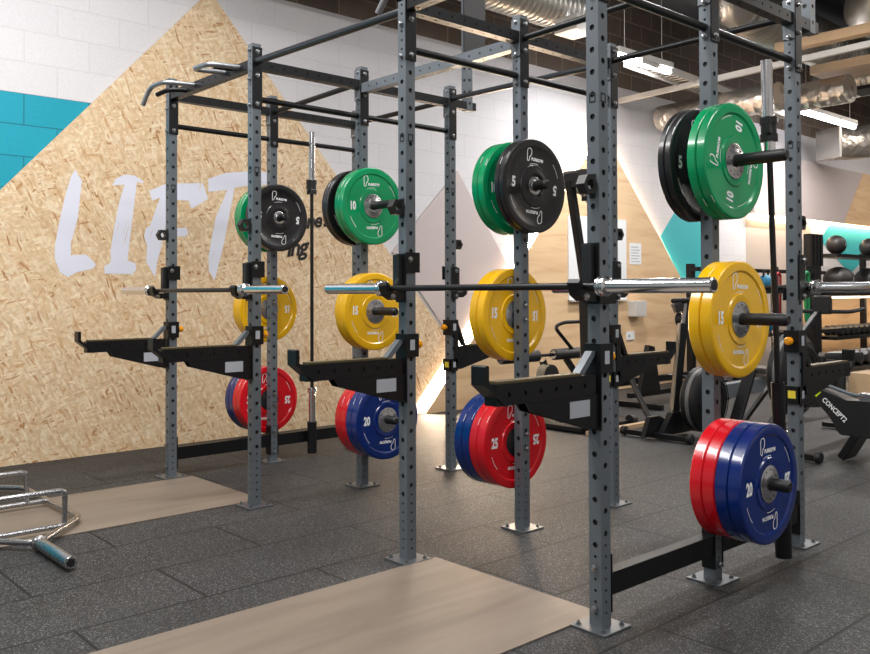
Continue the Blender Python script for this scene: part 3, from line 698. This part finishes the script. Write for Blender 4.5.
MB().bar((0, .85, .25), (0, .92, .60), .05, .05, M['black'], .006).build('seat_post', B)
MB().box((-.10, .80, .60), (.10, 1.08, .66), M['seat'], bev=.02).build('saddle', B)
MB().bar((-.25, 1.1, .03), (.25, 1.1, .03), .05, .04, M['black'], .006).build('rear_foot', B)
Cc = thing('rowing_machine', 'black rowing machine body with lime and white lettering at right picture edge', 'rowing machine', (2.665, 3.6, -.02))
mb = MB(); mb.prism([(-.26, .50), (-.22, .52), (.10, .30), (.34, .36), (.50, .28), (.42, .16), (-.02, .17), (-.08, .23), (-.30, .47)], .12, M['plastic'], TX(-.06) @ FACE)
mx = Matrix(((1, 0, 0, 0), (0, 0, -1, 0), (0, 1, 0, 0), (0, 0, 0, 1)))
mb.build('spare', Cc); bpy.data.objects.remove(Cc.children[0])
# body drawn in the u-z plane (seen from -y), thickness along y
body = MB(); body.prism([(-.19, .47), (-.14, .50), (.04, .44), (.30, .45), (.34, .42), (.24, .20), (0, .205), (-.02, .22), (-.07, .31), (-.20, .455)], .16, M['plastic'], TX(0, .08, 0) @ mx); body.build('frame_shell', Cc)
lt = MB(); lt.recalc = False
tmx = TX(-.045, -.0815, .385) @ mx @ RZ(R(-42))
lt.text('CONCEPT2', .047, M['white'], tmx @ TX(.012, -.01), .85, .001); lt.build('lettering', Cc)
lt = MB(); lt.recalc = False; lt.text('I', .06, M['lime'], TX(-.155, -.0815, .468) @ mx @ RZ(R(-42)), 1.1, .004); lt.text('<', .03, M['lime'], TX(-.185, -.0815, .475) @ mx, 1, .002); lt.build('emblem', Cc)
MB().tube([(-.16, .02, .53), (.05, -.02, .475), (.22, -.03, .465), (.6, .1, .49)], .012, M['slate'], 10, .05).build('handle_rail', Cc)
MB().bar((.1, 0, .46), (1.9, 0, .40), .08, .07, M['chrome2'], .01).build('slide_rail', Cc)
MB().box((.9, -.12, .47), (1.15, .12, .53), M['seat'], bev=.02).build('seat', Cc)
MB().bar((.1, 0, .22), (.0, 0, .05), .2, .05, M['black'], .01).build('front_leg', Cc)
MB().bar((1.85, 0, .38), (1.9, 0, .05), .3, .05, M['black'], .01).build('rear_leg', Cc)
# ski machine
K = thing('ski_machine', 'tall black ski training machine in front of the plywood triangle', 'ski machine', (.40, 3.66, 0))
mb = MB(); mb.bar((0, -.20, 2.12), (0, .02, 1.15), .06, .07, M['black'], .01); mb.bar((0, .02, 1.15), (0, .06, .10), .10, .10, M['black'], .01); mb.build('column', K)
MB().prism([(-.22, 2.06), (-.22, 2.18), (-.14, 2.22), (.12, 2.22), (.19, 2.10), (.12, 2.02), (-.1, 2.05)], .20, M['plastic'], TX(-.10) @ FACE).build('head_unit', K)
mb = MB(); mb.lathe([(0, .14), (.03, .16), (.09, .16), (.12, .13)], M['plastic'], TX(.0, .06, 2.08) @ RY(PI/2), 30); mb.build('flywheel_housing', K)
m_ = MB().box((.02, -.07, 1.95), (.12, .09, 2.03), M['plastic'], bev=.005).build('monitor', K); MB().box((.1205, -.06, 1.96), (.1215, .08, 2.02), M['screen']).build('screen', m_)
MB().bar((0, .13, 1.1), (0, .16, .45), .10, .05, M['black'], .006).build('cable_guide', K)
MB().box((-.35, -.50, .012), (.35, .25, .05), M['black'], bev=.006).build('base', K)
MB().prism([(-.4, .05), (.2, .05), (.12, .22), (-.06, .22)], .05, M['black'], TX(-.02) @ FACE).build('base_casting', K)
for y in (-.44, .2): MB().cyl((.34, y-.03, .05), (.34, y+.03, .05), .045, M['plastic'], 14).build('foot_wheel', K)
# bench with roller pads
Bn = thing('roller_bench', 'black back extension bench with roller pads beside the ski machine', 'bench', (-.30, 3.95, 0))
for y in (-.36, .38): MB().cyl((-.0, y-.28, .55), (-.0, y+.24, .55), .055, M['seat'], 20, ch=.01).build('roller_pad', Bn)
MB().cyl((0, -.66, .55), (0, .64, .55), .015, M['black'], 10).build('roller_axle', Bn)
MB().tube([(.02, .42, .55), (.02, .10, .82), (.02, .24, .86), (.02, .60, .86)], .018, M['black'], 10, .07).build('handle', Bn)
mb = MB(); mb.bar((0, -.05, .50), (0, .16, .05), .05, .05, M['black']); mb.bar((0, .3, .5), (.1, .62, .05), .05, .05, M['black']); mb.build('frame', Bn)
MB().box((-.25, -.55, .012), (.25, .7, .055), M['black'], bev=.006).build('base', Bn)
MB().lathe([(-.06, .05), (-.05, .11), (.05, .11), (.06, .05)], M['plastic'], TX(.06, -.05, .36) @ RY(PI/2), 20).build('cam_wheel', Bn)
# low weight bench frame with diagonal strut
Lb = thing('weight_bench', 'low black bench frame with diagonal strut, seen behind the nearest upright', 'bench', (.1, 5.3, 0))
MB().bar((-.2, -.5, .235), (-.2, .85, .235), .06, .07, M['black'], .008).build('main_beam', Lb)
MB().bar((-.05, -.5, .12), (-.05, .85, .12), .06, .05, M['black'], .008).build('lower_beam', Lb)
MB().cyl((.05, .0, .30), (.25, .85, .20), .015, M['black'], 10).build('side_rail', Lb)
MB().bar((.55, -1.05, .02), (.10, -.9, .62), .045, .03, M['black'], .005).build('diagonal_strut', Lb)
MB().prism([(-.45, .15), (-.1, .15), (-.2, .60), (-.3, .62)], .05, M['black'], TX(.0) @ FACE).build('upright_casting', Lb)
for y in (-.45, .8):
    MB().bar((-.3, y, .03), (.3, y, .03), .05, .05, M['black'], .006).build('foot', Lb)
tag(MB().box((.80, 3.15, .0005), (.86, 4.55, .035), M['wood'], bev=.003).build('wooden_batten'), 'thin wooden batten lying on the floor behind the nearest upright', 'batten')

# ------------------------------------------------------------------ storage wall at the far right
def rackframe(name, label, x, y0, y1, ztop, shelves, posts):
    o = thing(name, label, 'storage rack', (x, y0, 0))
    for y in posts:
        MB().box((-.05, y-y0-.04, 0), (.03, y-y0+.04, ztop), M['black']).build('post', o)
    for z_, d in shelves:
        MB().box((.03, 0, z_-.05), (.03+d, y1-y0, z_), M['black']).build('shelf', o)
    return o
rackframe('storage_rack', 'black steel storage frame with bands and balls, behind the right upright', -.62, 7.0, 10.6, 1.50, [(1.46, .06), (1.18, .35), (.62, .35)], [7.05, 8.15, 9.2, 10.5])
rackframe('ball_rack', 'black ball and dumbbell shelving against the far wall at the right', -.78, 10.62, 16.5, 1.78, [(1.72, .38), (1.14, .40), (.48, .36)], [10.7, 12.6, 14.4, 16.4])
tag(MB().box((-.62, 10.8, 1.055), (-.52, 16.2, 1.075), M['led']).build('light_strip'), 'light strip beneath the lower ball shelf at far right', 'light strip')
pb = MB(); pb.box((UW+.008, 10.6, 0.002), (UW+.025, 19, 1.05), M['ply'])
tag(pb.build('plywood_panel'), 'low plywood wall lining behind the dumbbells at far right', 'wall panel')
def ball(x, y, z, r, sz, label, group):
    o = thing('medicine_ball', label, 'medicine ball', (x, y, z), 0, group)
    MB().sphere((0, 0, r*sz), r, M['ball'], sz=sz).build('ball_body', o)
    mb = MB(); mb.recalc = False; mb.text('3', r*.35, M['label'], TX(r*1.0, -r*.12, r*sz) @ FACE, 1, .003); mb.build('number_print', o)
for i, (y, nm_) in enumerate(((11.02, 'left'), (12.25, 'right'))):
    ball(-.55, y, 1.72, .148, 1, 'round black medicine ball with white mark, %s on the top shelf' % nm_, 'balls on the top shelf')
for i, (y, nm_) in enumerate(((10.98, 'left'), (12.1, 'middle'), (13.3, 'right'))):
    ball(-.50, y, 1.14, .23, .85, 'large black slam ball, %s one on the lower shelf' % nm_, 'slam balls on the lower shelf')
for i, y in enumerate((7.4, 7.85)):
    ball(-.42, y, 1.18, .14, .9, 'small black ball on the frame, %s of two' % ('left', 'right')[i], 'balls in the storage frame')
# dumbbells
db = thing('dumbbell', '', 'dumbbell')
mb = MB(); mb.lathe([(-.05, .018), (.05, .018)], M['chrome2'], RY(PI/2), 12); mb.build('handle', db)
for s_ in (-1, 1):
    mb = MB(); mb.lathe([(s_*.05, .055), (s_*.06, .075), (s_*.13, .075), (s_*.14, .055)], M['rubberblk'], RY(PI/2), 6, False); mb.build('head', db)
db.location = (-.57, 10.95, .556); first = True
wds = ['first', 'second', 'third', 'fourth', 'fifth', 'sixth', 'seventh', 'eighth', 'ninth', 'tenth', 'eleventh', 'twelfth']
for i in range(12):
    o = db if i == 0 else dup(db); o.location = (-.57, 10.95+.20*i, .556)
    tag(o, 'black hex dumbbell on the far wall shelf, %s from the left' % wds[i], 'dumbbell', 'dumbbells on the wall shelf')
lr = thing('dumbbell_rack', 'low black dumbbell rack standing out from the far wall', 'storage rack', (1.1, 6.75, 0))
MB().box((-.18, 0, .30), (.18, 3.0, .34), M['black']).build('shelf', lr)
MB().box((-.18, 0, .06), (.18, 3.0, .10), M['black']).build('shelf', lr)
for y in (.03, 2.95): MB().box((-.2, y-.03, 0), (.2, y+.03, .40), M['black']).build('end_frame', lr)
for i in range(10):
    o = dup(db); o.location = (1.1, 7.0+.22*i, .416); tag(o, 'black hex dumbbell on the low floor rack, %s from the left' % wds[i], 'dumbbell', 'dumbbells on the low rack')
tag(MB().box((1.32, 6.9, 0), (1.55, 10.0, .30), M['wood'], bev=.004).build('wooden_bench'), 'long low pale wooden bench in front of the low dumbbells', 'bench')
# hanging bands and blue bells
def band(x, y, z0, z1, m, label, w_=.05):
    o = MB().tube([(x, y-w_, z1-.04), (x, y, z1), (x, y+w_, z1-.04), (x, y+w_*.7, z0+.05), (x, y, z0), (x, y-w_*.7, z0+.05)], .018, m, 8, .03, closed=True).build('resistance_band'); tag(o, label, 'exercise band', 'hanging bands')
band(.0, 8.82, .75, 1.42, M['gband'], 'green resistance band hanging from the ribbed black machine column', .06)
band(-.50, 9.05, .75, 1.42, M['rband'], 'dark red resistance band hanging from the storage frame left of the upright', .06)
band(-.50, 9.42, .75, 1.40, M['rband'], 'second dark red resistance band hanging nearest the upright', .04)
for i, z_ in enumerate((1.18, .62)):
    o = thing('kettlebell', 'blue kettlebell on the %s shelf of the storage frame' % ('upper', 'lower')[i], 'kettlebell', (-.40, 8.50, z_), 0, 'blue kettlebells')
    MB().sphere((0, 0, .10), .10, M['bbell']).build('bell', o); MB().tube([(0, -.06, .17), (0, -.06, .26), (0, .06, .26), (0, .06, .17)], .014, M['black'], 8, .04).build('handle', o)
# foam roller / mat bundle in front of the cove
o = thing('gym_machine', 'black machine column with vertical ribs rising behind the right upright', 'machine', (-.10, 9.22, 0))
MB().box((-.06, -.08, .01), (.06, .12, 1.50), M['black']).build('column', o)
mb = MB()
for k in range(4): mb.box((-.05, -.16+.1*k, 1.50), (.05, -.09+.1*k, 1.93), M['black'])
mb.build('ribs', o)
MB().bar((0, -.05, 1.39), (.10, -.42, 1.385), .03, .03, M['black']).build('hook_arm', o)

# wall fittings on the plywood
xw = UW+.069
o = thing('whiteboard', 'white board on the plywood wall behind the nearest upright', 'whiteboard', (xw, 5.15, 1.07))
MB().box((0, 0, 0), (.02, 1.08, .95), M['white']).build('board', o); MB().box((.02, 0, -.02), (.05, 1.08, .0), M['tray']).build('pen_tray', o)
o = thing('notice_sheet', 'paper notice on the plywood wall right of the white board', 'notice', (xw, 6.32, 1.49))
MB().box((0, 0, 0), (.003, .24, .26), M['white']).build('paper', o)
mb = MB()
for k in range(6): mb.box((.0031, .03, .03+.035*k), (.0036, .21-.03*(k % 2), .04+.035*k), M['label'])
mb.build('print_lines', o)
tag(MB().box((xw, 6.28, .86), (xw+.12, 6.50, 1.05), M['tray'], bev=.01).build('dispenser'), 'white box dispenser on the plywood wall below the notice', 'dispenser')
o = thing('wall_socket', 'small white wall socket low on the plywood', 'wall socket', (xw, 6.24, .58))
MB().box((0, 0, 0), (.012, .16, .10), M['white'], bev=.003).build('face_plate', o)
MB().box((.012, .03, .035), (.016, .06, .065), M['label']).build('switch', o)

# ------------------------------------------------------------------ overhead services
def lamp(y0, y1, label, x=.03, z_=3.5):
    o = thing('tube_light', label, 'light', (x, y0, z_), 0, 'ceiling tube lights')
    MB().box((-.05, 0, .03), (.05, y1-y0, .09), M['tray'], bev=.004).build('housing', o)
    MB().cyl((0, .02, 0), (0, y1-y0-.02, 0), .032, M['tube'], 14).build('tube', o)
    for y in (.15, y1-y0-.15): MB().cyl((0, y, .09), (0, y, CEIL-z_), .004, M['tray'], 6).build('hanger', o)
lamp(4.64, 5.6, 'lit tube light hanging above the middle of the rig')
lamp(8.64, 10.3, 'lit tube light hanging above the right hand upright')
def area(x, y, z_, sx, sy, e, rot=(0, 0, 0), col=(1, .985, .97)):
    l = bpy.data.lights.new('tube_and_fill_lamp', 'AREA'); l.shape = 'RECTANGLE'; l.size = sx; l.size_y = sy; l.energy = e; l.color = col
    o = bpy.data.objects.new('tube_and_fill_lamp', l); C.objects.link(o); o.location = (x, y, z_); o.rotation_euler = rot; return o
area(.03, 5.12, 3.466, .05, .9, 44); area(.03, 9.47, 3.466, .05, 1.6, 65, col=(1, .93, .86))
area(2.8, -1.5, 4.3, .5, 3.0, 92); area(2.6, 3.6, 4.3, .4, 2.5, 78); area(5.6, 1.0, 4.3, .5, 3.0, 81); area(4.5, 8.0, 4.3, .5, 4.0, 98, col=(1, .94, .88)); area(4.5, 13.5, 4.3, .5, 4.0, 117, col=(1, .92, .85)); area(1.2, 12.5, 4.2, .4, 4.0, 66, col=(1, .92, .85))  # unseen fill lamps added overhead to brighten the closed room
area(.9, -1.6, 4.3, .4, 3.0, 112)  # unseen fill lamp added to brighten the upper left wall
area(6.2, -3.8, 3.9, 1.2, 1.2, 46, (R(50), 0, R(45)))  # unseen soft fill added on the camera side, no real fixture
o = thing('flood_light', 'bright white flood lamp glaring above the middle rack', 'light', (.12, 3.95, 3.55))
MB().box((-.15, -.18, .0), (.12, .10, .14), M['tray'], bev=.01).build('housing', o)
MB().sphere((.15, .09, -.03), .035, M['flood']).build('bulb', o); MB().cyl((0, 0, .14), (0, 0, CEIL-3.55), .008, M['tray'], 8).build('stem', o)
def duct(pts, r_, m, label, rib=0, fil=.3, n=28):
    o = thing('air_duct', label, 'duct')
    P = [Vector(p) for p in pts]
    MB().tube(pts, r_, m, n, fil).build('duct_skin', o)
    if rib:
        mb = MB(); L = 0
        for a, b in zip(P[:-1], P[1:]):
            d = b-a; k = int(d.length/rib)
            for i in range(k):
                p = a+d*((i+.5)/k); t = d.normalized(); x = t.cross(Vector((0, 0, 1))); x = Vector((1, 0, 0)) if x.length < .1 else x.normalized(); y = t.cross(x)
                mb.tube([tuple(p+(x*math.cos(q*PI/12)+y*math.sin(q*PI/12))*(r_+.002)) for q in range(24)], rib*.28, m, 6, closed=True)
        mb.build('spiral_seam', o)
    return o
duct([(-.30, .3, 3.95), (-.30, 4.5, 3.95)], .19, M['galv'], 'ribbed silver duct running along the wall above the middle rack', .07)
duct([(.40, 6.3, 4.68), (.40, 6.3, 4.27), (.37, 9.6, 4.26)], .26, M['galv'], 'ribbed silver duct above the right hand plates', .08)
duct([(.2, 8.75, 3.80), (3.6, 8.6, 3.80)], .17, M['galv'], 'ribbed silver duct crossing behind the right upright', .07)
duct([(-1.0, 7.0, 3.34), (.6, 6.9, 3.34)], .16, M['foil'], 'crumpled foil duct crossing behind the green plates')
duct([(.45, 7.6, 3.44), (1.1, 7.55, 3.44)], .16, M['foil'], 'foil wrapped duct bend right of the rear upright')
dd = duct([(-.62, 11.0, 3.42), (-.45, 11.4, 3.45), (.3, 11.8, 3.55), (2.0, 12, 3.55)], .25, M['foil'], 'foil wrapped duct bend over the far bulkhead')
MB().bar((-.64, 10.95, 3.42), (-.62, 11.0, 3.42), .47, .47, M['galv'], .01).build('end_flange', dd)
duct([(1.5, 9.6, 4.33), (1.18, 7.7, 4.33), (1.65, 7.2, 4.33), (1.65, 7.2, 4.68)], .26, M['galv'], 'large shiny silver duct elbow at upper right', 0, .4)
def trayobj(name, p, q, w_, d, m, label, cat, holes_=False):
    mb = MB(); mx, L = mb.frame(p, q)
    if holes_:
        mb.box((-w_/2, -.004, 0), (w_/2, .004, L), m, mx); mb.box((-w_/2, -d, 0), (-w_/2+.006, d, L), m, mx); mb.box((w_/2-.006, -d, 0), (w_/2, d, L), m, mx)
        n = int(L/.1)
        for i in range(n): mb.box((-w_/2+.03, -.006, i*.1+.03), (w_/2-.03, .006, i*.1+.07), M['ink'], mx)
    else: mb.box((-w_/2, -d/2, 0), (w_/2, d/2, L), m, mx)
    return tag(mb.build(name), label, cat)
trayobj('cable_tray', (-.02, 5.0, 3.52), (-.35, 9.0, 3.52), .22, .04, M['tray'], 'white perforated cable tray running away above the green plates', 'cable tray', True)
trayobj('ceiling_rail', (-1.05, 6.2, 3.46), (5, 6.1, 3.56), .05, .06, M['tray'], 'long white rail crossing under the ducts', 'ceiling rail')
trayobj('ceiling_rail', (-1.05, 9.9, 3.85), (4, 9.6, 3.85), .05, .06, M['tray'], 'farther white rail crossing under the ceiling', 'ceiling rail')
for i, (y, z_, x0, x1) in enumerate(((6.55, 3.72, .75, 5.0), (7.6, 3.62, .75, 5.0))):
    mb = MB(); mb.box((x0, y-.28 if i else y-.06, z_), (x1, y+.28 if i else y+.06, z_+.03), M['board']); mb.box((x0, y-.28 if i else y-.06, z_+.03), (x1, y-.26 if i else y-.04, z_+.10), M['board'])
    tag(mb.build('ceiling_baffle'), ('narrow', 'wide')[i]+' pale wooden baffle hanging at the upper right', 'ceiling baffle', 'wooden baffles')
tag(MB().box((.9, 7.95, 3.50), (5, 8.35, 3.54), M['ink']).build('ceiling_panel'), 'black panel hanging behind the wooden baffles', 'ceiling panel')

# ------------------------------------------------------------------ camera, world, view
cd = bpy.data.cameras.new('camera'); co = bpy.data.objects.new('camera', cd); C.objects.link(co)
mw = Matrix((( Rt.x, Up.x, -Fw.x, CAM.x), (Rt.y, Up.y, -Fw.y, CAM.y), (Rt.z, Up.z, -Fw.z, CAM.z), (0, 0, 0, 1)))
co.matrix_world = mw; cd.sensor_width = 36; cd.lens = FPX/870*36; cd.shift_y = SY/870; cd.clip_start = .02; cd.clip_end = 100
bpy.context.scene.camera = co
wd = bpy.data.worlds.new('World'); bpy.context.scene.world = wd; wd.use_nodes = True
wd.node_tree.nodes['Background'].inputs[0].default_value = (.8, .85, .9, 1); wd.node_tree.nodes['Background'].inputs[1].default_value = .3
sc = bpy.context.scene
sc.view_settings.view_transform = 'Standard'; sc.view_settings.look = 'None'; sc.view_settings.exposure = .45; sc.view_settings.gamma = 1; sc.view_settings.use_curve_mapping = False
